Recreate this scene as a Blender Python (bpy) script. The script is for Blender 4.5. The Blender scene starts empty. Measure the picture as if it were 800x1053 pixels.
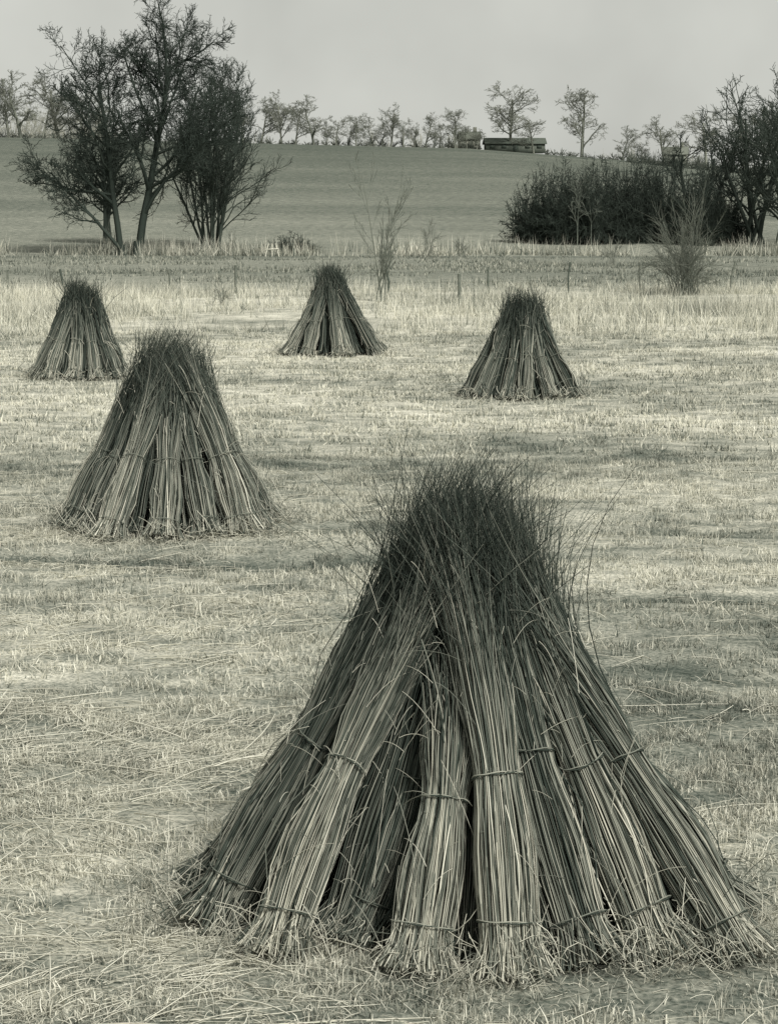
import bpy, math, numpy as np
from mathutils import Vector, Matrix
scene = bpy.context.scene
scene.view_settings.view_transform = 'Standard'
scene.view_settings.look = 'None'
scene.view_settings.exposure = 0

# ------------------------------------------------------------------ helpers
TAB = np.random.default_rng(99).random((256, 256))
def vn(x, y, sc, seed=0):
    x = np.asarray(x, float)/sc + seed*17.3; y = np.asarray(y, float)/sc + seed*31.7
    xi = np.floor(x).astype(int); yi = np.floor(y).astype(int)
    fx = x-xi; fy = y-yi
    fx = fx*fx*(3-2*fx); fy = fy*fy*(3-2*fy)
    a = TAB[xi % 256, yi % 256]; b = TAB[(xi+1) % 256, yi % 256]
    c = TAB[xi % 256, (yi+1) % 256]; d = TAB[(xi+1) % 256, (yi+1) % 256]
    return (a*(1-fx)+b*fx)*(1-fy)+(c*(1-fx)+d*fx)*fy

def crest(x):
    return np.interp(x, [-400, -160, -79, 16, 79, 130, 400], [19, 19.3, 18.7, 16.4, 11.6, 9, 7])
def rut(x, y):
    yr = 22.2 - 0.10*x + 0.3*np.sin(x*0.7)
    a = np.exp(-((y-yr)/0.34)**2)*np.clip(.65+.9*vn(x, y, .7, 44), 0, 1.2)
    yr2 = 19.9 + 0.05*x + 0.2*np.sin(x*1.1+1)
    b = np.exp(-((y-yr2)/0.25)**2)*0.9
    c = np.exp(-((y-24.3+.06*x)/0.25)**2)*0.5
    d = np.exp(-((y-31-.1*x)/0.4)**2)*0.55
    e = np.exp(-((y-13.6+.12*x)/0.14)**2)*0.4*np.clip(vn(x, y, 1.3, 45)*2-.6, 0, 1)
    return a*np.clip(1.15-(x+0.8)*0.30, 0.3, 1) + b*np.clip((x+1)*0.5, 0, 1) + c + d + e
def H(x, y):
    x = np.asarray(x, float); y = np.asarray(y, float)
    t = np.clip((y-185)/295.0, 0, 1)
    s = 0.5*t*t*(3-2*t)+0.5*t
    z = crest(x)*s
    z = np.where(y > 480, z-0.02*(y-480), z)
    near = np.clip((180-y)/60, 0, 1)
    z = z + near*(0.07*(vn(x, y, 2.3, 1)-0.5)+0.05*(vn(x, y, 0.7, 2)-0.5)) - 0.07*rut(x, y)
    return z

def mk(name, V, F, val=None, mat=None, smooth=True, parent=None):
    V = np.ascontiguousarray(V, dtype=np.float32).reshape(-1, 3)
    F = np.ascontiguousarray(F, dtype=np.int32)
    n = F.shape[1]
    me = bpy.data.meshes.new(name)
    me.vertices.add(len(V)); me.vertices.foreach_set('co', V.ravel())
    me.loops.add(F.size); me.loops.foreach_set('vertex_index', F.ravel())
    me.polygons.add(len(F)); me.polygons.foreach_set('loop_start', np.arange(0, F.size, n, dtype=np.int32))
    if smooth:
        me.polygons.foreach_set('use_smooth', np.ones(len(F), dtype=bool))
    me.update(calc_edges=True)
    if val is not None:
        a = me.attributes.new('val', 'FLOAT', 'POINT')
        a.data.foreach_set('value', np.ascontiguousarray(val, dtype=np.float32).ravel())
    if mat: me.materials.append(mat)
    ob = bpy.data.objects.new(name, me); scene.collection.objects.link(ob)
    if parent: ob.parent = parent
    return ob

def nrm(a): return a/np.maximum(np.linalg.norm(a, axis=-1, keepdims=True), 1e-9)

def tubes(P, R, S=3):
    N, K, _ = P.shape
    T = nrm(np.gradient(P, axis=1))
    ch = nrm(P[:, -1]-P[:, 0])
    ref = np.tile([0, 0, 1.0], (N, 1)); ref[np.abs(ch[:, 2]) > 0.7] = [0.3, 1, 0]
    per = nrm(np.cross(ch, ref))[:, None, :]
    U = nrm(np.cross(T, per)); W = np.cross(T, U)
    a = np.arange(S)/S*2*math.pi
    V = P[:, :, None, :] + R[:, :, None, None]*(np.cos(a)[None, None, :, None]*U[:, :, None, :]+np.sin(a)[None, None, :, None]*W[:, :, None, :])
    idx = np.arange(N*K*S).reshape(N, K, S)
    i0 = idx[:, :-1]; i1 = idx[:, 1:]
    F = np.stack([i0, np.roll(i0, -1, 2), np.roll(i1, -1, 2), i1], -1).reshape(-1, 4)
    return V.reshape(-1, 3), F

def loop_tube(ties, PP, rad, val, S=5):
    q = len(PP)-1; P = PP[:q]
    T = nrm(np.roll(P, -1, 0)-np.roll(P, 1, 0)); O = nrm(P-P.mean(0)); W = nrm(np.cross(T, O)); O = np.cross(W, T)
    a = np.arange(S)/S*2*math.pi
    V = P[:, None]+rad*(np.cos(a)[None, :, None]*O[:, None]+np.sin(a)[None, :, None]*W[:, None])
    idx = np.arange(q*S).reshape(q, S); nx_ = np.roll(idx, -1, 0)
    F = np.stack([idx, np.roll(idx, -1, 1), np.roll(nx_, -1, 1), nx_], -1).reshape(-1, 4)
    ties.add(V.reshape(-1, 3), F, np.full(q*S, val))

class Bag:
    def __init__(s): s.V = []; s.F = []; s.A = []; s.n = 0
    def add(s, V, F, val):
        s.V.append(V); s.F.append(F+s.n); s.A.append(np.broadcast_to(val, (len(V),)) if np.ndim(val) == 0 else val); s.n += len(V)
    def tube(s, P, R, val, S=3):
        V, F = tubes(P, R, S)
        N, K = R.shape
        val = np.asarray(val, float)
        if val.ndim == 0: v = np.full(len(V), float(val))
        elif val.ndim == 1: v = np.repeat(val, K*S)
        else: v = np.repeat(val.ravel(), S)
        s.add(V, F, v)
    def make(s, name, mat, parent=None, smooth=True):
        return mk(name, np.concatenate(s.V), np.concatenate(s.F), np.concatenate(s.A), mat, smooth, parent)

def empty(name, loc=(0, 0, 0)):
    e = bpy.data.objects.new(name, None); e.location = loc; e.empty_display_size = 0.3
    scene.collection.objects.link(e); return e

# ------------------------------------------------------------------ materials
def tintramp(nt):
    r = nt.nodes.new('ShaderNodeValToRGB')
    cr = r.color_ramp
    pts = [(0, (.0125, .020, .0175)), (.1, (.090, .108, .093)), (.3, (.302, .312, .268)), (.6, (.620, .608, .520)), (1, (.95, .935, .82))]
    cr.elements[0].position = 0; cr.elements[1].position = 1
    for p, c in pts[1:-1]: cr.elements.new(p)
    for e, (p, c) in zip(cr.elements, pts): e.position = p; e.color = (*c, 1)
    return r
def mat_attr(name, nscale=None, namt=0.3):
    m = bpy.data.materials.new(name); m.use_nodes = True
    nt = m.node_tree
    nt.nodes.remove(nt.nodes['Principled BSDF'])
    b = nt.nodes.new('ShaderNodeBsdfDiffuse')
    nt.links.new(b.outputs[0], nt.nodes['Material Output'].inputs['Surface'])
    at = nt.nodes.new('ShaderNodeAttribute'); at.attribute_name = 'val'
    out = at.outputs['Fac']
    if nscale:
        g = nt.nodes.new('ShaderNodeNewGeometry')
        n = nt.nodes.new('ShaderNodeTexNoise'); n.inputs['Scale'].default_value = nscale; n.inputs['Detail'].default_value = 2
        nt.links.new(g.outputs['Position'], n.inputs['Vector'])
        mr = nt.nodes.new('ShaderNodeMapRange'); mr.inputs[1].default_value = 0.25; mr.inputs[2].default_value = 0.75
        mr.inputs[3].default_value = 1-namt; mr.inputs[4].default_value = 1+namt
        nt.links.new(n.outputs['Fac'], mr.inputs[0])
        m2 = nt.nodes.new('ShaderNodeMath'); m2.operation = 'MULTIPLY'
        nt.links.new(out, m2.inputs[0]); nt.links.new(mr.outputs[0], m2.inputs[1]); out = m2.outputs[0]
    r = tintramp(nt); nt.links.new(out, r.inputs[0]); nt.links.new(r.outputs[0], b.inputs['Color'])
    return m
M_reed = mat_attr('reed_stalks')
M_tie = mat_attr('twisted_tie')
M_grass = mat_attr('dry_grass')
M_bark = mat_attr('bark')
M_build = mat_attr('building_plaster', 1.5, 0.15)
M_wood = mat_attr('weathered_wood', 8, 0.3)

def ground_mat():
    m = bpy.data.materials.new('field_ground'); m.use_nodes = True
    nt = m.node_tree; L = nt.links
    nt.nodes.remove(nt.nodes['Principled BSDF'])
    b = nt.nodes.new('ShaderNodeBsdfDiffuse'); L.new(b.outputs[0], nt.nodes['Material Output'].inputs['Surface'])
    at = nt.nodes.new('ShaderNodeAttribute'); at.attribute_name = 'val'
    g = nt.nodes.new('ShaderNodeNewGeometry')
    def noise(scale, detail, stretch=None, lo=.3, hi=.7, a=.7, c=1.3):
        n = nt.nodes.new('ShaderNodeTexNoise'); n.inputs['Scale'].default_value = scale; n.inputs['Detail'].default_value = detail
        n.inputs['Roughness'].default_value = 0.7
        if stretch:
            mp = nt.nodes.new('ShaderNodeMapping'); mp.inputs['Scale'].default_value = stretch
            L.new(g.outputs['Position'], mp.inputs[0]); L.new(mp.outputs[0], n.inputs['Vector'])
        else: L.new(g.outputs['Position'], n.inputs['Vector'])
        mr = nt.nodes.new('ShaderNodeMapRange')
        for i, v in enumerate((lo, hi, a, c)): mr.inputs[i+1].default_value = v
        L.new(n.outputs['Fac'], mr.inputs[0]); return mr.outputs[0]
    def mul(a, c):
        k = nt.nodes.new('ShaderNodeMath'); k.operation = 'MULTIPLY'; L.new(a, k.inputs[0]); L.new(c, k.inputs[1]); return k.outputs[0]
    n1 = noise(30, 3, None, .3, .7, .3, 1.6)
    n2 = noise(2.6, 6, (.6, 1, 1), .32, .68, .46, 1.42)
    v = mul(mul(at.outputs['Fac'], n1), n2)
    r = tintramp(nt); L.new(v, r.inputs[0]); L.new(r.outputs[0], b.inputs['Color'])
    return m

# ------------------------------------------------------------------ terrain
ys = np.concatenate([np.arange(-60, 6, 3), np.arange(6, 60, .2), np.arange(60, 180, 1.), np.arange(180, 520, 2.5), np.arange(520, 3300, 70)])
xp = np.concatenate([np.arange(0, 12, .3), np.arange(12, 40, 1.), np.arange(40, 160, 3), np.arange(160, 2600, 90)])
xs = np.concatenate([-xp[::-1][:-1], xp])
X, Y = np.meshgrid(xs, ys)
Z = H(X, Y)
def patch(x, y):
    p = .42*vn(x*0.5, y, 3.2, 5)+.24*vn(x*.7, y, 1.1, 6)+.34*vn(x, y, .38, 7)
    p = (p-.5)*1.65
    left = .20*np.exp(-((x+3.2)/1.7)**2-((y-15)/3.2)**2)
    dark = -.18*np.exp(-((x-2.4)/2.2)**2-((y-18.5)/2.2)**2)
    dark2 = -.16*np.exp(-((x+.5)/4)**2-((y-27)/2.5)**2)
    nearf = -.10*np.exp(-((y-9.0)/1.2)**2)
    return p+left+dark+dark2+nearf
def fieldval(x, y):
    base = np.interp(y, [0, 12, 20, 60, 98, 104, 135, 174, 179, 186, 192, 240, 350, 480, 700],
                     [.25, .30, .40, .53, .54, .31, .27, .30, .19, .34, .26, .235, .19, .155, .15])
    base = base*np.where(y < 105, 1+1.0*patch(x, y), .86+.28*vn(x*.3, y, 9, 5))
    return base*(1-0.7*np.clip(rut(x, y), 0, 1))
gv = fieldval(X, Y)
streak = 0.80+0.20*vn(X*0.02, Y+X*0.1, 5.5, 9)+.20*vn(X*.12, Y, 22, 13)
gv = np.where(Y > 192, gv*streak, gv)
ny, nx = X.shape
I = np.arange(nx*ny).reshape(ny, nx)
F = np.stack([I[:-1, :-1], I[:-1, 1:], I[1:, 1:], I[1:, :-1]], -1).reshape(-1, 4)
mk('ground', np.stack([X, Y, Z], -1), F, gv, ground_mat())

# ------------------------------------------------------------------ grass blades
def blades(name, cx, cy, hmin, hmax, w, per, spread, lean, vlo, vhi, seg=1, seed=0, green=0.3):
    r = np.random.default_rng(seed)
    x = np.repeat(cx, per)+r.normal(0, spread, len(cx)*per)
    y = np.repeat(cy, per)+r.normal(0, spread, len(cx)*per)
    th = np.repeat(r.uniform(.4, 1.5, len(cx)), per)
    tv = np.repeat(r.uniform(-.2, .14, len(cx)), per)
    n = len(x); z = H(x, y)-0.005
    h = r.uniform(hmin, hmax, n)*th
    a = r.uniform(0, 2*math.pi, n); ln = np.abs(r.normal(0, lean, n))
    dx = np.cos(a)*ln*h; dy = np.sin(a)*ln*h
    b = r.uniform(0, 2*math.pi, n); ww = w*r.uniform(.5, 1.4, n)/2
    wx = np.cos(b)*ww; wy = np.sin(b)*ww
    v = r.uniform(vlo, vhi, n)+tv
    isg = r.random(n) < green
    v = np.where(isg, v*0.36, v)
    v = v*(1+1.0*patch(x, y))*(1-0.8*np.clip(rut(x, y), 0, 1))*(.66+.6*vn(x, y, .17, 48))
    v = np.clip(v, .03, .95)
    p = np.stack([x, y, z], -1); wv = np.stack([wx, wy, 0*wx], -1)
    top = p+np.stack([dx, dy, h/np.sqrt(1+ln**2)], -1)
    if seg == 1:
        V = np.stack([p-wv, p+wv, top], 1); F = np.arange(n*3).reshape(n, 3)
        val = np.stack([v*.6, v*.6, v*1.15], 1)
    else:
        mid = p+np.stack([dx*.3, dy*.3, h*.6/np.sqrt(1+ln**2)], -1)
        V = np.stack([p-wv, p+wv, mid-wv*.7, mid+wv*.7, top], 1)
        k = np.arange(n)[:, None]*5
        F = np.concatenate([k+[0, 1, 3], k+[0, 3, 2], k+[2, 3, 4]])
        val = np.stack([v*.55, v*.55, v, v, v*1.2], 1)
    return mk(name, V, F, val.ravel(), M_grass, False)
def scatter(n, y0, y1, seed, wf=0.22, w0=0.6, mask=None):
    r = np.random.default_rng(seed)
    m = n*4
    u = r.random(m); y = np.sqrt(y0*y0+u*(y1*y1-y0*y0))
    x = (r.random(m)*2-1)*(wf*y+w0)
    if mask is not None:
        k = r.random(m) < mask(x, y); x = x[k]; y = y[k]
    return x[:n], y[:n]
clump = lambda x, y: np.clip(0.08+1.7*(vn(x, y, .30, 3)-.32)*(0.3+vn(x, y, 1.6, 4)), 0.04, 1)
cx, cy = scatter(17000, 8.8, 16, 1, mask=clump)
blades('short_grass', cx, cy, .015, .075, .0055, 9, .022, 1.0, .43, .98, 2, 11, green=.36)
cx, cy = scatter(24000, 16, 32, 2, mask=clump)
blades('short_grass', cx, cy, .02, .09, .010, 7, .04, .8, .48, .96, 1, 12, green=.33)
cx, cy = scatter(20000, 32, 66, 3, mask=clump)
blades('short_grass', cx, cy, .03, .12, .02, 7, .09, .7, .50, .96, 1, 13, green=.32)
tall = lambda x, y: np.clip((vn(x*.5, y, 4, 8)*.7+vn(x, y, 1.2, 18)*.3-.33)*2.0, 0, 1)*np.interp(y, [60, 74, 95, 103], [.12, .9, 1, .1])*np.where(np.abs(x-1)<9, .5, 1)
cx, cy = scatter(11000, 60, 103, 4, mask=tall)
blades('tall_dry_grass', cx, cy, .08, .62, .02, 9, .16, .6, .50, 1.0, 1, 14, green=.24)
cx, cy = scatter(7000, 104, 180, 5, mask=lambda x, y: np.clip(vn(x, y, 7, 10)-.35, 0.03, 1))
blades('tall_dry_grass', cx, cy, .08, .3, .05, 5, .3, .5, .28, .5, 1, 15, green=.3)
r_ = np.random.default_rng(6)
cy = r_.normal(186, 2.2, 5000); cx = r_.uniform(-60, 60, 5000)
k = r_.random(5000) < np.clip((vn(cx, cy, 5, 12)-.3)*1.5, 0.05, 1); cx = cx[k]; cy = cy[k]
blades('tall_dry_grass', cx, cy, .2, 1.4, .06, 8, .3, .5, .4, .8, 1, 16, green=.3)

def straw(name, n, y0, y1, lmin, lmax, rad, seed, mask=None, v0=.4, v1=.8, lift=.05):
    r = np.random.default_rng(seed)
    x, y = scatter(n, y0, y1, seed+50, mask=mask); n = len(x)
    K = 5; a = (vn(x, y, 1.2, 40)-.5)*3.5+r.normal(0, .7, n); L = lmin+(lmax-lmin)*r.random(n)**2.2
    cv = r.normal(0, .45, n); t = np.linspace(0, 1, K)
    ang = a[:, None]+cv[:, None]*t
    P = np.zeros((n, K, 3)); P[:, :, 0] = x[:, None]; P[:, :, 1] = y[:, None]
    st = L[:, None]/(K-1)
    P[:, 1:, 0] += np.cumsum(np.cos(ang[:, 1:])*st, 1); P[:, 1:, 1] += np.cumsum(np.sin(ang[:, 1:])*st, 1)
    z0 = r.uniform(.002, .04, n)[:, None]; z1 = r.uniform(.002, lift, n)[:, None]
    P[:, :, 2] = H(P[:, :, 0], P[:, :, 1])+z0+(z1-z0)*t+.01*np.sin(t*3.1)
    b = Bag(); b.tube(P, (rad*r.uniform(.5, 1.3, n))[:, None]*np.array([[1, 1, .9, .8, .5]]), r.uniform(v0, v1, n), 3)
    return b.make(name, M_grass)
lm = lambda x, y: np.clip(1.1-(x+y*.07)*0.9, .18, 1)*np.clip((vn(x, y, 1.1, 20)-.3)*3, .08, 1)
straw('loose_straw', 7500, 8.8, 15.5, .03, .36, .0026, 31, lm, .4, .98)
straw('loose_straw', 4000, 15, 30, .05, .5, .004, 32, lm, .45, .95)
straw('fallen_reeds', 170, 8.9, 15.5, .4, .9, .0044, 33, lm, .65, .98, .14)

# ------------------------------------------------------------------ stooks
def stook(loc, bases, apex, rt, height, nrod, rrod, seed, K=12, wisps=250, scale_b=1.0, short=(), tone=1.0, nback=1.0, tones=None, push=None, tie_r=.8, tie_v=(.09, .26)):
    r = np.random.default_rng(seed)
    e = empty('reed_stook', (loc[0], loc[1], 0))
    rods = Bag(); ties = Bag()
    A = np.array(apex, float)
    s_key = np.array([0, .12, .3, .5, .68, .82, 1.0, 1.18])
    base_r = np.mean([np.linalg.norm(np.array(b)-A) for b in bases])
    allb = [(np.array(b, float), 0) for b in bases]
    nb = len(bases)
    for i in range(nb):
        m = (np.array(bases[i])+np.array(bases[(i+1) % nb]))/2
        allb.append((A+(m-A)*.80, 1))
    for bi, (B, isin) in enumerate(allb):
        u = B-A; r0 = np.linalg.norm(u); u = u/r0
        tang = np.array([-u[1], u[0]])
        hk = height/2.0*r.uniform(.90, 1.05)
        zk = np.array([0.0, .215, .55, .93, 1.29, 1.56, 1.90, 2.20])*hk
        fr = np.array([1, .905, .735, .53, .36, .235, .07, -.05])
        pv = 0 if isin else (push[bi] if push and bi < len(push) else r.uniform(-.05, .03))
        rk = rt+(r0-rt)*fr+pv*np.array([.2, .5, 1, 1, .8, .5, 0, 0])
        if isin: rk = rk-np.array([0, .01, .03, .05, .05, .03, 0, 0])
        if (not isin) and bi in short: zk = zk*.80; rk = rk+.07
        rp = np.polyfit(s_key, rk, 3); zp = np.polyfit(s_key, zk, 3)
        bend = r.normal(0, .03); bend2 = r.normal(0, .006); ph = r.uniform(0, 6)
        swerve = r.normal(0, .16)
        def C(s):
            rr = np.polyval(rp, s); zz = np.polyval(zp, s)
            lat = bend*np.sin(s*3.1)+bend2*np.sin(s*7+ph)+swerve*np.clip(s-.45, 0, 1)**1.3
            return np.stack([A[0]+u[0]*rr+tang[0]*lat, A[1]+u[1]*rr+tang[1]*lat, zz], -1)
        bs = scale_b*r.uniform(.92, 1.10)
        sk = [0, .03, .09, .14, .28, .42, .50, .6, .8, 1, 1.18]
        wk = np.array([.172, .152, .134, .135, .133, .105, .105, .117, .116, .11, .105])*bs
        btone = (tones[bi] if tones and not isin and bi < len(tones) else r.uniform(.65, 1.2))*tone
        if isin: btone *= .5  # inner fill bundles darkened, painting the shade in the gaps
        n = nrod if not isin else int(nrod*.42)
        if B[1] > A[1]+.4: n = int(n*nback)
        s0 = np.abs(r.normal(0, .012, n)); s1 = .56+.60*r.random(n)**.8
        if (not isin) and bi in short: s1 = .62+.3*r.random(n)
        t = np.linspace(0, 1, K); S = s0[:, None]+(s1-s0)[:, None]*t
        c = C(S); tg = nrm(C(S+.01)-c)
        U = np.zeros_like(tg); U[..., 0] = tang[0]; U[..., 1] = tang[1]
        W = nrm(np.cross(tg, U))
        rho = r.random(n)**.30; th = r.uniform(0, 2*math.pi, n)
        lump = 1+.06*np.sin(th*3+ph)
        tw = r.normal(0, .34, n)+r.uniform(-.6, .6)
        TH = th[:, None]+tw[:, None]*S
        tieness = np.clip(1.12-np.minimum(np.abs(S-.11), np.abs(S-.455))/.10, 0, 1)
        wander = r.normal(0, .10, n)[:, None]*np.sin(S*r.uniform(3, 8, n)[:, None]+r.uniform(0, 6, n)[:, None])*(1-tieness)
        RH = np.clip(rho[:, None]*(1-.05*tieness)+wander, 0, 1.14)*lump[:, None]
        wd = np.interp(S, sk, wk)
        off = RH*wd
        P = c+off[..., None]*(np.cos(TH)[..., None]*U+np.sin(TH)[..., None]*W)
        wob = r.normal(0, .004, (n, 3)); P += wob[:, None]*np.sin(S*11+th[:, None])[..., None]*(1-tieness)[..., None]
        tip = r.normal(0, 1, (n, 3))*[1, 1, .3]*(1+1.3*(r.random(n) < .18))[:, None]
        P += tip[:, None, :]*(np.clip(S-.55, 0, 1)**2)[..., None]*.38
        loose = r.random(n) < .09
        P += (loose[:, None]*(1-tieness)*np.sin(np.clip((S-.02)/1.1, 0, 1)*math.pi*r.uniform(1, 4, n)[:, None])*np.abs(r.normal(0, .035, n))[:, None])[..., None]*W*-1
        kick = r.normal(0, .03, (n, 2)); kf = np.clip(1-S/.10, 0, 1)**1.5
        P[..., :2] += kick[:, None, :]*kf[..., None]
        g = H(P[..., 0], P[..., 1]); P[..., 2] = np.maximum(P[..., 2]+g*np.clip(1-S*3, 0, 1), g+.002)
        R = rrod*r.uniform(.55, 1.4, n)[:, None]*np.interp(S, [0, .6, .9, 1.18], [1.1, .85, .5, .22])
        rv = np.clip(r.gamma(2.8, .105, n), .04, .85)*btone
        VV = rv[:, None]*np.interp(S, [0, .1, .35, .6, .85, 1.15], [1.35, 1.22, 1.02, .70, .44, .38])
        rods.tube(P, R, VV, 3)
        if isin: continue
        for ts in (.105+r.normal(0, .010), .455+r.normal(0, .018)):
            q = 31; a = np.linspace(0, 2*math.pi, q); tilt = r.normal(0, .012); p1 = r.uniform(0, 6)
            for strand in range(2):
                ss = ts+tilt*np.sin(a+p1)+.0022*(strand-.5)+.0015*np.sin(a*5+strand*3.1)
                cc = C(ss); t2 = nrm(C(ss+.01)-cc); U2 = np.zeros_like(t2); U2[:, 0] = tang[0]; U2[:, 1] = tang[1]
                W2 = nrm(np.cross(t2, U2))
                rad = np.interp(ss, sk, wk)*(1.0+.06*np.sin(a*3+ph)*(1+.2*strand))*1.01+rrod*1.3
                PP = cc+rad[:, None]*(np.cos(a)[:, None]*U2+np.sin(a)[:, None]*W2)
                loop_tube(ties, PP, rrod*tie_r, tie_v[strand]*max(btone, .5))
            for q2 in range(3):
                kx = r.uniform(-2.4, -.7); p0 = cc[0]+rad[0]*(math.cos(kx)*U2[0]+math.sin(kx)*W2[0])
                d = r.normal(0, 1, 3)*.06; tt = np.linspace(0, 1, 4)[:, None]
                ties.tube((p0+d*tt+np.array([0, 0, -.05])*tt**2)[None], np.full((1, 4), rrod*.7), np.array([.4]), 3)
    t = np.linspace(0, 1, 7)
    n = wisps; a = r.uniform(0, 2*math.pi, n); q = r.random(n)
    zb = height*(.58+.38*q); rr = (.54-.44*q)*np.sqrt(r.random(n))*(base_r/1.2)+rt*.3; L = height*(.04+.2*r.random(n)**1.6)
    d = np.stack([np.cos(a)*.25, np.sin(a)*.25, np.ones(n)], -1)+r.normal(0, .28, (n, 3)); d = nrm(d)
    P = np.stack([A[0]+np.cos(a)*rr, A[1]+np.sin(a)*rr, zb], -1)[:, None, :]+d[:, None, :]*(L[:, None]*t)[..., None]
    P[..., 0] += (r.normal(0, .07, n)[:, None]*t**2); P[..., 1] += (r.normal(0, .07, n)[:, None]*t**2); P[..., 2] -= (np.abs(r.normal(0, .05, n))[:, None]*t**3)
    rods.tube(P, rrod*.45*np.linspace(1, .25, 7)[None, :]*np.ones((n, 1)), r.uniform(.06, .32, n)*tone, 3)
    n = int(wisps*.9); k = r.integers(0, len(bases), n); Bp = np.array(bases)[k]; u = nrm(Bp-A)
    f = r.uniform(.06, .9, n); rad0 = np.linalg.norm(Bp-A, axis=1)
    rr = rt+(rad0-rt)*np.interp(f, [0, .5, 1], [1, .5, .06])+.11
    p0 = np.stack([A[0]+u[:, 0]*rr, A[1]+u[:, 1]*rr, height*f*.92], -1); p0[:, :2] += r.normal(0, .08, (n, 2))
    d = r.normal(0, 1, (n, 3))*[.5, .5, 1]; d[:, :2] -= u*.2*np.sign(d[:, 2:3]); d = nrm(d)
    L = .05+.4*r.random(n)**1.5
    P = p0[:, None]+d[:, None]*(L[:, None]*t)[..., None]
    P[..., 2] -= L[:, None]*.35*t**2; P[..., 2] = np.maximum(P[..., 2], .02)
    rods.tube(P, np.full((n, 7), rrod*.45), r.uniform(.2, .9, n)*tone, 3)
    n = int(wisps*5.5); k = r.integers(0, len(bases), n); Bp = np.array(bases)[k]; u = nrm(Bp-A)
    a = r.uniform(0, 2*math.pi, n); L = .03+.20*r.random(n)**2
    p0 = np.concatenate([Bp+u*r.normal(.08, .13, n)[:, None]+r.normal(0, .12, (n, 2)), (.005+.17*r.random(n)**2)[:, None]], 1)
    d = np.stack([np.cos(a), np.sin(a), r.normal(0, .7, n)], -1)
    t5 = np.linspace(0, 1, 4)
    P = p0[:, None]+d[:, None]*(L[:, None]*t5)[..., None]; P += r.normal(0, .02, (n, 1, 3))*np.sin(t5*3.1)[None, :, None]
    P[..., 2] = np.maximum(P[..., 2], H(P[..., 0], P[..., 1])+.006)
    rods.tube(P, np.full((n, 4), rrod*.6), r.uniform(.1, .9, n)*tone, 3)
    o1 = rods.make('bundled_reeds', M_reed); o2 = ties.make('tie_bands', M_tie)
    for o in (o1, o2):
        o.data.transform(Matrix.Translation((-loc[0], -loc[1], 0))); o.parent = e
    return e

bigb = [(-.84, 10.56), (-.90, 11.0), (-.50, 10.16), (-.17, 10.32), (.14, 10.0), (.53, 9.90), (.90, 10.02), (1.21, 10.10), (1.56, 10.08),
        (1.60, 10.62), (1.35, 11.15), (.85, 11.5), (.25, 11.6), (-.3, 11.45), (-.72, 11.3)]
bt = [.62, .55, 1.15, .55, 1.1, 1.3, .75, .95, .8, .55]  # bundle tones with shading painted in: side and recessed ones darker, front brighter
bp = [-.02, -.05, .05, -.09, .0, .06, -.05, .0, .03, -.04]
stook((.38, 10.72), bigb, (.37, 10.76), .04, 1.94, 540, .0033, 101, K=13, wisps=700, short=(4,), nback=.65, tones=bt, push=bp, tone=.92, tie_r=.95, tie_v=(.06, .3))
def ring(cx, cy, r0, n, seed):
    r = np.random.default_rng(seed)
    a = -math.pi/2+(np.arange(n))/n*2*math.pi+r.normal(0, .07, n)
    rr = r0*r.uniform(.88, 1.08, n)
    return [(cx+math.cos(t)*q, cy+math.sin(t)*q) for t, q in zip(a, rr)]
stook((-2.33, 24.7), ring(-2.33, 24.6, 1.12, 15, 1), (-2.3, 24.7), .14, 1.90, 210, .0052, 102, K=10, wisps=420, scale_b=1.12, nback=.7, tone=.9, tie_r=.55, tie_v=(.14, .28))
stook((-6.28, 47.3), ring(-6.28, 47.3, .92, 12, 2), (-6.2, 47.3), .11, 1.85, 120, .009, 103, K=8, wisps=150, scale_b=1.05, tone=.82, tie_r=.35, tie_v=(.2, .28))
stook((-1.33, 54.9), ring(-1.33, 54.9, 1.15, 13, 3), (-1.38, 54.9), .04, 1.95, 120, .009, 104, K=8, wisps=130, scale_b=1.05, tone=.82, tie_r=.35, tie_v=(.2, .28))
stook((2.43, 42.3), ring(2.43, 42.2, .92, 12, 4), (2.4, 42.3), .10, 1.78, 130, .0085, 105, K=8, wisps=150, scale_b=1.05, tone=.82, tie_r=.35, tie_v=(.2, .28))

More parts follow.
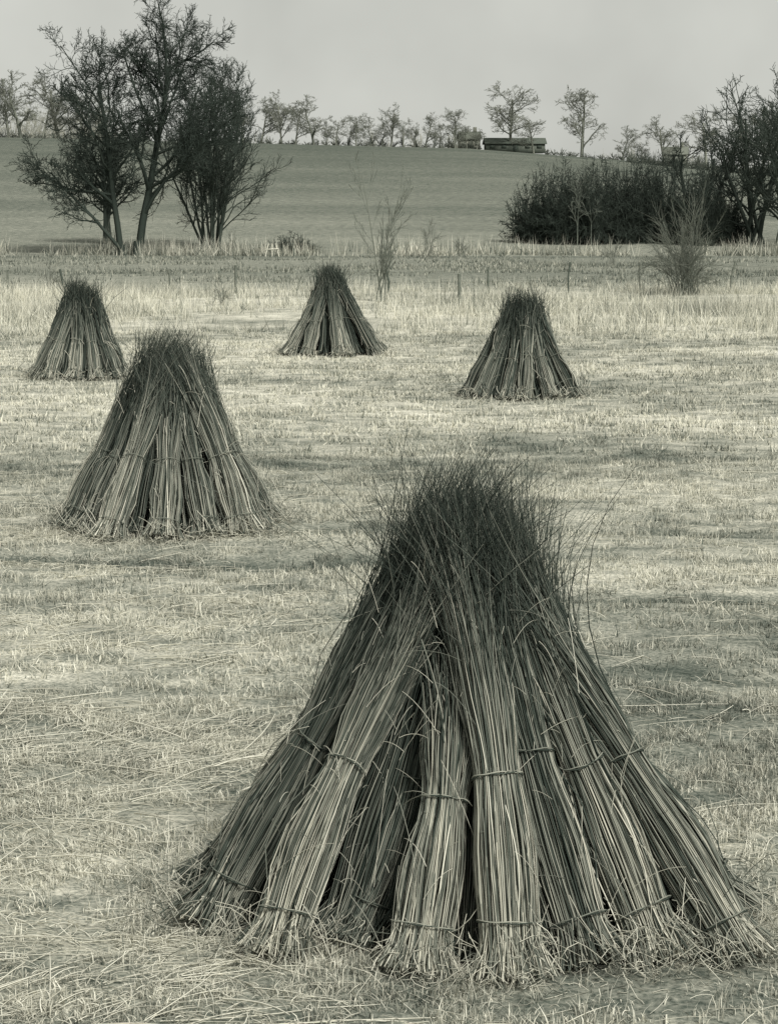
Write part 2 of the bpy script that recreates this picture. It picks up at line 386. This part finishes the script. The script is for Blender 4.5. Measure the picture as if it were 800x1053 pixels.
# ------------------------------------------------------------------ trees
def grow(bag, r, base, d, L, rad, ns, ang=42, jit=.16, trop=.05, ratio=.62, rmin=.012, val=.07, tmin=.3, sides=4, jit0=None):
    paths = []; rads = []
    def rec(p, d, L, rad, lev):
        K = 6; pts = [p]; q = p; dd = d; ds = [d]
        jj = jit*(1+.25*lev) if (lev or jit0 is None) else jit0
        J = r.normal(0, jj, (K-1, 3)); J[:, 2] += trop*(1 if lev else .5)
        st = L/(K-1)
        for i in range(K-1):
            dd = dd+J[i]; dd = dd/math.sqrt(dd @ dd)
            q = q+dd*st; pts.append(q); ds.append(dd)
        end = .42 if lev < 2 else .3
        rr = np.maximum(rad*np.linspace(1, end, K), rmin*(.6 if lev >= len(ns) else .8))
        paths.append(pts); rads.append(rr)
        if lev >= len(ns): return
        n = max(1, int(round(ns[lev]*r.uniform(.75, 1.25))))
        for k in range(n):
            u_ = (k+r.random())/n
            t = tmin+(1-tmin)*u_ if lev == 0 else .2+.8*u_
            f = t*(K-1); i = min(int(f), K-2); w = f-i
            pp = pts[i]*(1-w)+pts[i+1]*w; bd = ds[i+1]
            v = r.normal(0, 1, 3); v = v-bd*(v @ bd); v /= math.sqrt(v @ v)
            a = math.radians(ang*r.uniform(.6, 1.3)*(1.15-.35*t))
            nd = bd*math.cos(a)+v*math.sin(a)
            if lev < 2 and nd[2] < -.05: nd[2] *= -.3
            nd /= math.sqrt(nd @ nd)
            lr = rad*(1+(end-1)*t)
            rec(pp, nd, L*ratio*r.uniform(.7, 1.15)*(1.2-.45*t), max(lr*r.uniform(.45, .68), rmin), lev+1)
    rec(np.array(base, float), nrm(np.array(d, float)), L, rad, 0)
    bag.tube(np.array(paths), np.array(rads), np.full(len(paths), val)*r.uniform(.8, 1.25, len(paths)), sides)

def flare(bag, base, rad, val):
    K = 4; t = np.linspace(0, 1, K); P = np.zeros((1, K, 3)); P[0] = base; P[0, :, 2] += t*rad*4-.3
    bag.tube(P, (rad*np.array([[1.6, 1.15, 1.03, .9]])), np.array([val]), 8)
def gz(x, y): return float(H(x, y))

b = Bag(); bx, by = -20.2, 185; z0 = gz(bx, by)
r = np.random.default_rng(21)
grow(b, r, (bx+.4, by, z0-.3), (.12, 0, 1), 15.2, .36, [15, 10, 9, 6], ang=40, ratio=.51, rmin=.019, val=.042, tmin=.22, jit0=.04, trop=.05)
r = np.random.default_rng(121)
grow(b, r, (bx-.9, by+.3, z0-.3), (-.10, .05, 1), 13.6, .29, [14, 9, 8, 6], ang=44, ratio=.49, rmin=.019, val=.042, tmin=.22, jit0=.05, trop=.05)
grow(b, r, (bx-1.0, by-.2, z0+.6), (-.75, .1, .9), 8.2, .15, [9, 7, 6, 4], ang=42, ratio=.5, rmin=.018, val=.042, trop=.0, jit0=.08)
flare(b, (bx+.4, by, z0), .36, .042); flare(b, (bx-.9, by+.3, z0), .29, .042)
b.make('bare_oak_tree', M_bark)
r = np.random.default_rng(22); b = Bag(); bx, by = -14.8, 196; z0 = gz(bx, by)
for i in range(12):
    a = i*.7+r.uniform(0, .6); sp = r.uniform(.08, .5)
    grow(b, r, (bx+math.cos(a)*.6, by+math.sin(a)*.6, z0-.2), (math.cos(a)*sp+.0, math.sin(a)*sp, 1), r.uniform(10, 13.4), .12, [11, 8, 7], ang=30, ratio=.43, rmin=.020, val=.055, trop=.07, tmin=.12, jit0=.05)
b.make('bare_alder_tree', M_bark)
r = np.random.default_rng(23); b = Bag(); bx, by = -25.0, 204; z0 = gz(bx, by)
for i in range(5):
    grow(b, r, (bx+r.normal(0, 1.0), by+r.normal(0, .6), z0-.2), (r.normal(0, .15), 0, 1), r.uniform(7.5, 9.8), .2, [9, 7, 7], ang=46, ratio=.46, rmin=.032, val=.055, tmin=.3, jit0=.08)
b.make('bare_hawthorn_tree', M_bark)
for sd, bx, by, n, L in ((24, 31.8, 205, 6, 11.5), (25, 28.6, 215, 3, 9.5), (26, 34.0, 200, 6, 11.5)):
    r = np.random.default_rng(sd); b = Bag(); z0 = gz(bx, by)
    for i in range(n):
        grow(b, r, (bx+r.normal(0, .7), by+r.normal(0, .6), z0-.2), (r.normal(0, .25), r.normal(0, .2), 1), L*r.uniform(.8, 1.1), .2, [9, 7, 7], ang=42, ratio=.48, rmin=.027, val=.055, tmin=.2, jit0=.08)
    b.make('bare_oak_tree', M_bark)

def shrub(bag, r, c, rx, ry, h, nst, ntw, rs, rtw, val, up=.35, twl=.22, lo=.7, droop=.25, fmin=.3, hi=1.03, rnd=.5):
    K = 6; t = np.linspace(0, 1, K)
    az = r.uniform(0, 2*math.pi, nst); el = np.arcsin(r.random(nst)**.8)
    rad = r.uniform(lo, hi, nst)
    E = np.stack([np.cos(az)*np.cos(el)*rx, np.sin(az)*np.cos(el)*ry, np.sin(el)*h], -1)*rad[:, None]
    S = r.normal(0, .12, (nst, 3))*[rx, ry, 0]
    Cn = S+(E-S)*.45; Cn[:, 2] += up*h*.5*np.cos(el)
    tt = t[None, :, None]
    P = S[:, None]*(1-tt)**2+Cn[:, None]*2*tt*(1-tt)+E[:, None]*tt**2
    P[:, 1:-1] += r.normal(0, .012*h, (nst, K-2, 3))
    P += np.array(c)
    bag.tube(P, rs*r.uniform(.6, 1.2, nst)[:, None]*np.linspace(1, .35, K)[None], val*r.uniform(.8, 1.3, nst), 3)
    k = r.integers(0, nst, ntw); f = r.uniform(fmin, 1, ntw)*(K-1); i = np.minimum(f.astype(int), K-2); w = (f-i)[:, None]
    p0 = P[k, i]*(1-w)+P[k, i+1]*w; d0 = nrm(P[k, i+1]-P[k, i])
    d = nrm(d0+r.normal(0, rnd, (ntw, 3))+[0, 0, droop])
    L = h*twl*r.uniform(.4, 1.2, ntw)
    t4 = np.linspace(0, 1, 3)
    Q = p0[:, None]+d[:, None]*(L[:, None]*t4)[..., None]+r.normal(0, .03, (ntw, 1, 3))*L[:, None, None]*(t4**2)[None, :, None]*3
    Q[..., 2] = np.maximum(Q[..., 2], c[2]+.02)
    bag.tube(Q, rtw*r.uniform(.6, 1.2, ntw)[:, None]*np.linspace(1, .4, 3)[None], val*r.uniform(.7, 1.4, ntw), 3)

r = np.random.default_rng(30); b = Bag()
for i in range(20):
    fx = (i+.5)/20; px = 11.4+fx*19.2
    hh = np.interp(fx, [0, .08, .2, .4, .6, .8, 1], [5.0, 7.2, 8.7, 9.3, 9.2, 8.0, 5.4])*r.uniform(.93, 1.03)
    yy = 206+r.normal(0, 1.8)
    shrub(b, r, (px, yy, gz(px, yy)-.1), 2.6, 2.5, hh, 130, 2200, .03, .026, .055, twl=.085, lo=.4, droop=.0, fmin=.4, hi=.99, rnd=1.0)
b.make('willow_thicket', M_bark)
r = np.random.default_rng(31); b = Bag(); yy = 202
for px in (16.2, 17.4):
    grow(b, r, (px, yy, gz(px, yy)-.1), (r.normal(0, .06), 0, 1), 5.2, .06, [10, 5, 4], ang=26, ratio=.42, rmin=.018, val=.14, jit0=.04)
b.make('birch_sapling', M_bark)
r = np.random.default_rng(32); b = Bag()
for px, hh in ((-9.8, 1.1), (-9.0, 1.5), (-8.1, 2.1), (-7.2, 1.9), (-6.4, 1.1)):
    shrub(b, r, (px, 190, gz(px, 190)-.05), 1.3, 1.2, hh, 60, 800, .02, .022, .10, twl=.15, lo=.5, droop=0, rnd=.9)
b.make('bramble_bush', M_bark)
r = np.random.default_rng(33); b = Bag(); bx, by = 12.0, 95
shrub(b, r, (bx, by, 0), 2.3, 2.0, 4.7, 80, 1700, .018, .0075, .16, up=.45, twl=.16, lo=.45, rnd=.65)
b.make('willow_bush', M_bark)
r = np.random.default_rng(34); b = Bag(); bx, by = -.25, 88
for q in range(4):
    grow(b, r, (bx+r.normal(0, .15), by, -.05), (r.normal(0, .12)-.03, r.normal(0, .1), 1), 5.0-q*.9, .03, [10, 4, 3], ang=28, ratio=.38, rmin=.0075, val=.15, tmin=.12, trop=.1, jit=.07, jit0=.04)
b.make('birch_sapling', M_bark)
for sd, bx, by, h in ((35, -14.2, 98, 1.8), (36, -6.0, 84, 1.2), (37, 3.0, 178, 3.6), (38, 14.3, 150, 2.2), (39, -22, 186, 2.5), (40, 5.5, 182, 2), (41, -12.5, 188, 2.2)):
    r = np.random.default_rng(sd); b = Bag()
    shrub(b, r, (bx, by, gz(bx, by)), h*.35, h*.35, h, 16, 130, .012, .008*by/90, .2, up=.7, twl=.2)
    b.make('bare_shrub', M_bark)

def sky_tree(sd, h, spread, val, n=(10, 7, 6, 4), rm=.027):
    r = np.random.default_rng(sd); b = Bag()
    grow(b, r, (0, 0, -.3), (r.normal(0, .06), 0, 1), h*.70, h*.02, list(n), ang=spread, ratio=.50, rmin=rm, val=val, tmin=.2, sides=3, jit0=.06, jit=.17)
    o = b.make('skyline_proto', M_bark); me = o.data; bpy.data.objects.remove(o)
    me.name = 'bare_tree_mesh'; return me
protos = [sky_tree(80+i, 12, 38+4*i, .22) for i in range(6)]  # paler than near bark: distance haze put into the tree colour
r = np.random.default_rng(60)
sk = [(8, 52, 0), (22, 64, 1), (62, 66, 2), (84, 50, 5), (44, 45, 3), (105, 44, 0), (290, 52, 2), (304, 44, 4), (323, 48, 1), (336, 26, 0), (345, 32, 4), (358, 24, 3), (366, 34, 5), (384, 30, 1), (393, 24, 0), (402, 42, 2),
      (415, 30, 3), (426, 24, 2), (437, 38, 4), (452, 26, 0), (468, 42, 5), (480, 26, 3), (490, 20, 2), (524, 70, 3), (549, 38, 4), (598, 74, 5), (640, 34, 1),
      (684, 46, 2), (727, 60, 3), (748, 50, 4), (765, 62, 5), (785, 66, 1), (803, 60, 2), (660, 22, 3), (-20, 60, 4), (-50, 55, 2), (830, 60, 3), (870, 60, 1), (250, 40, 0), (268, 46, 3)]
for px, hp, pi in sk:
    y = 478+r.normal(0, 6); x = (px-400)*y/2428; h = hp*y/2428*1.1
    o = bpy.data.objects.new('bare_tree', protos[pi]); scene.collection.objects.link(o)
    o.location = (x, y, gz(x, y)-.2); s = h/12*1.05; k_ = r.uniform(1.2, 1.6); o.scale = (s*k_, s*k_, s); o.rotation_euler = (0, 0, r.uniform(0, 6.28))

r = np.random.default_rng(61); b = Bag()
for i in range(100):
    y = r.uniform(540, 680); px = r.choice([r.uniform(-60, 135), r.uniform(250, 500), r.uniform(600, 860)], p=[.55, .25, .2])
    x = (px-400)*y/2428; hh = r.uniform(7, 10)+(5 if px < 135 else 0)
    shrub(b, r, (x, y, gz(x, y)), hh*.45, hh*.42, hh, 20, 260, .06, .04, .36, twl=.18, rnd=.8)  # woodland colour lightened to stand for haze
b.make('distant_woodland', M_bark)
r = np.random.default_rng(62); b = Bag()
for i in range(130):
    x = -95+i*1.55+r.normal(0, .3)
    px = x/480*2428+400
    if 498 < px < 560: continue
    y = 481+r.normal(0, .5)
    hh = r.uniform(.8, 1.9)*(1.25 if 330 < px < 480 else 1)
    shrub(b, r, (x, y, gz(x, y)-.1), 1.2, .9, hh, 14, 90, .07, .05, .15, twl=.3)
b.make('hedge', M_bark)
r = np.random.default_rng(63); b = Bag()
for i in range(40):
    f = i/39; x = 44+f*26; y = 430-f*60+r.normal(0, 1)
    shrub(b, r, (x, y, gz(x, y)-.1), 1.6, 1.6, r.uniform(1.5, 3.2), 18, 130, .06, .045, .14, twl=.25)
b.make('hedge', M_bark)

# ------------------------------------------------------------------ buildings
def box(name, c, s, val, mat, parent):
    cx, cy, cz = c; sx, sy, sz = [q/2 for q in s]
    V = np.array([[cx+i*sx, cy+j*sy, cz+k*sz] for i in (-1, 1) for j in (-1, 1) for k in (-1, 1)])
    F = np.array([[0, 1, 3, 2], [4, 6, 7, 5], [0, 4, 5, 1], [2, 3, 7, 6], [0, 2, 6, 4], [1, 5, 7, 3]])
    return mk(name, V, F, np.full(8, val), mat, False, parent)
def house(name, x, y, w, d, h, roof, vw, vr, rot=0, chim=True, wins=3):
    e = empty(name, (x, y, gz(x, y)-.1)); e.rotation_euler = (0, 0, rot)
    box('walls', (0, 0, h/2), (w, d, h), vw, M_build, e)
    for sx in (-1, 1):
        V = np.array([[sx*w/2, -d/2, h], [sx*w/2, d/2, h], [sx*w/2, 0, h+roof], [sx*w/2, -.02, h+roof*.99]])
        mk('gable', V, np.array([[0, 1, 2, 3]]), np.full(4, vw), M_build, False, e)
    o = .35
    for sy in (-1, 1):
        V = []
        for th in (0, .15):
            for xx in (-w/2-o, w/2+o):
                V += [[xx, sy*(d/2+o), h-.25+th], [xx, 0, h+roof+.03+th]]
        V = np.array(V)
        F = np.array([[0, 2, 3, 1], [4, 5, 7, 6], [0, 1, 5, 4], [2, 6, 7, 3], [0, 4, 6, 2]])
        mk('roof_slope', V, F, np.full(8, vr), M_build, False, e)
    for i in range(wins):
        xx = -w/2+w*(i+.5)/wins
        if i == wins//2: box('door', (xx, -d/2-.03, .95), (1.0, .1, 1.9), vw*.6, M_wood, e)
        else: box('window', (xx, -d/2-.03, 1.3), (1.0, .1, .8), vw*.6, M_wood, e)
    if chim: box('chimney', (w*.3, 0, h+roof+.4), (.7, .7, 1.3), vw*.8, M_build, e)
    return e
house('barn', 25.6, 482, 12, 5, 2.0, .9, .13, .12, .05, False, 5)
house('farmhouse', 16.4, 484, 4.0, 5, 2.3, 1.3, .36, .18, .1)
house('farmhouse', 58.0, 478, 4.6, 5, 2.2, 1.3, .30, .18, -.15)

# ------------------------------------------------------------------ fence
r = np.random.default_rng(70); b = Bag()
fx = np.arange(-26, 27, 3.3)
tops = []
for x in fx:
    x = x+r.normal(0, .35); y = 97+.05*x+r.normal(0, .1); h = r.uniform(.9, 1.3)
    P = np.array([[[x, y, -.1], [x+r.normal(0, .03), y, h*.5], [x+r.normal(0, .08), y, h]]])
    b.tube(P, np.full((1, 3), r.uniform(.035, .055)), np.array([r.uniform(.08, .2)]), 6); tops.append((x, y, h))
tops = np.array(tops)
for f in (.45, .9):
    P = tops.copy(); P[:, 2] *= f
    b.tube(P[None], np.full((1, len(P)), .006), np.array([.2]), 3)
b.make('wire_fence', M_wood)
b = Bag(); x, y = 2.45, 82
b.tube(np.array([[[x, y, -.1], [x+.02, y, .6], [x, y, 1.2]]]), np.full((1, 3), .06), np.array([.16]), 8)
b.tube(np.array([[[x+.0, y, 1.2], [x, y, 1.21]]]), np.array([[.06, .001]]), np.array([.25]), 8)
b.make('fence_post', M_wood)
b = Bag(); x, y = -9.0, 181
for dx in (-.55, 0, .55):
    b.tube(np.array([[[x+dx, y, -.1], [x+dx*.5, y, 1.0]]]), np.full((1, 2), .04), np.array([.8]), 6)
b.tube(np.array([[[x-.5, y-.06, .55], [x+.5, y-.06, .6]]]), np.full((1, 2), .03), np.array([.8]), 6)
b.make('wooden_hurdle', M_wood)

# ------------------------------------------------------------------ light, sky, camera
el = math.radians(44); azs = math.radians(150)
sdir = Vector((math.sin(azs)*math.cos(el), math.cos(azs)*math.cos(el), math.sin(el)))
ld = bpy.data.lights.new('sun', 'SUN'); ld.energy = 3.5; ld.angle = math.radians(12); ld.color = (1, .97, .89)
lo = bpy.data.objects.new('sun', ld); scene.collection.objects.link(lo); lo.rotation_euler = sdir.to_track_quat('Z', 'Y').to_euler(); lo.location = (0, 0, 50)
w = bpy.data.worlds.new('World'); scene.world = w; w.use_nodes = True; nt = w.node_tree
bg = nt.nodes['Background']
sky = nt.nodes.new('ShaderNodeTexSky'); sky.sky_type = 'NISHITA'; sky.sun_disc = False
sky.sun_elevation = el; sky.sun_rotation = azs; sky.air_density = 1; sky.dust_density = 1; sky.altitude = 0
bw = nt.nodes.new('ShaderNodeRGBToBW'); nt.links.new(sky.outputs[0], bw.inputs[0])
pw = nt.nodes.new('ShaderNodeMath'); pw.operation = 'POWER'; pw.inputs[1].default_value = .45; nt.links.new(bw.outputs[0], pw.inputs[0])
tc = nt.nodes.new('ShaderNodeTexCoord'); nz = nt.nodes.new('ShaderNodeTexNoise'); nz.inputs['Scale'].default_value = 9; nz.inputs['Detail'].default_value = 4
nt.links.new(tc.outputs['Generated'], nz.inputs['Vector'])
mr = nt.nodes.new('ShaderNodeMapRange')
for i, v in enumerate((.3, .7, 2.4, 3.0)): mr.inputs[i+1].default_value = v
nt.links.new(nz.outputs['Fac'], mr.inputs[0])
ml = nt.nodes.new('ShaderNodeMath'); ml.operation = 'MULTIPLY'; nt.links.new(pw.outputs[0], ml.inputs[0]); nt.links.new(mr.outputs[0], ml.inputs[1])
mx = nt.nodes.new('ShaderNodeMix'); mx.data_type = 'RGBA'; mx.blend_type = 'MULTIPLY'; mx.inputs['Factor'].default_value = 1
nt.links.new(ml.outputs[0], mx.inputs['A']); mx.inputs['B'].default_value = (.985, 1.0, .925, 1)
nt.links.new(mx.outputs['Result'], bg.inputs['Color']); bg.inputs['Strength'].default_value = .1

cam = bpy.data.cameras.new('camera'); co = bpy.data.objects.new('camera', cam); scene.collection.objects.link(co)
cam.sensor_fit = 'HORIZONTAL'; cam.sensor_width = 36; cam.lens = 108; cam.clip_end = 6000; cam.clip_start = .1
co.location = (0, 0, 3.3); co.rotation_euler = (math.radians(90-7.3), 0, 0)
scene.camera = co
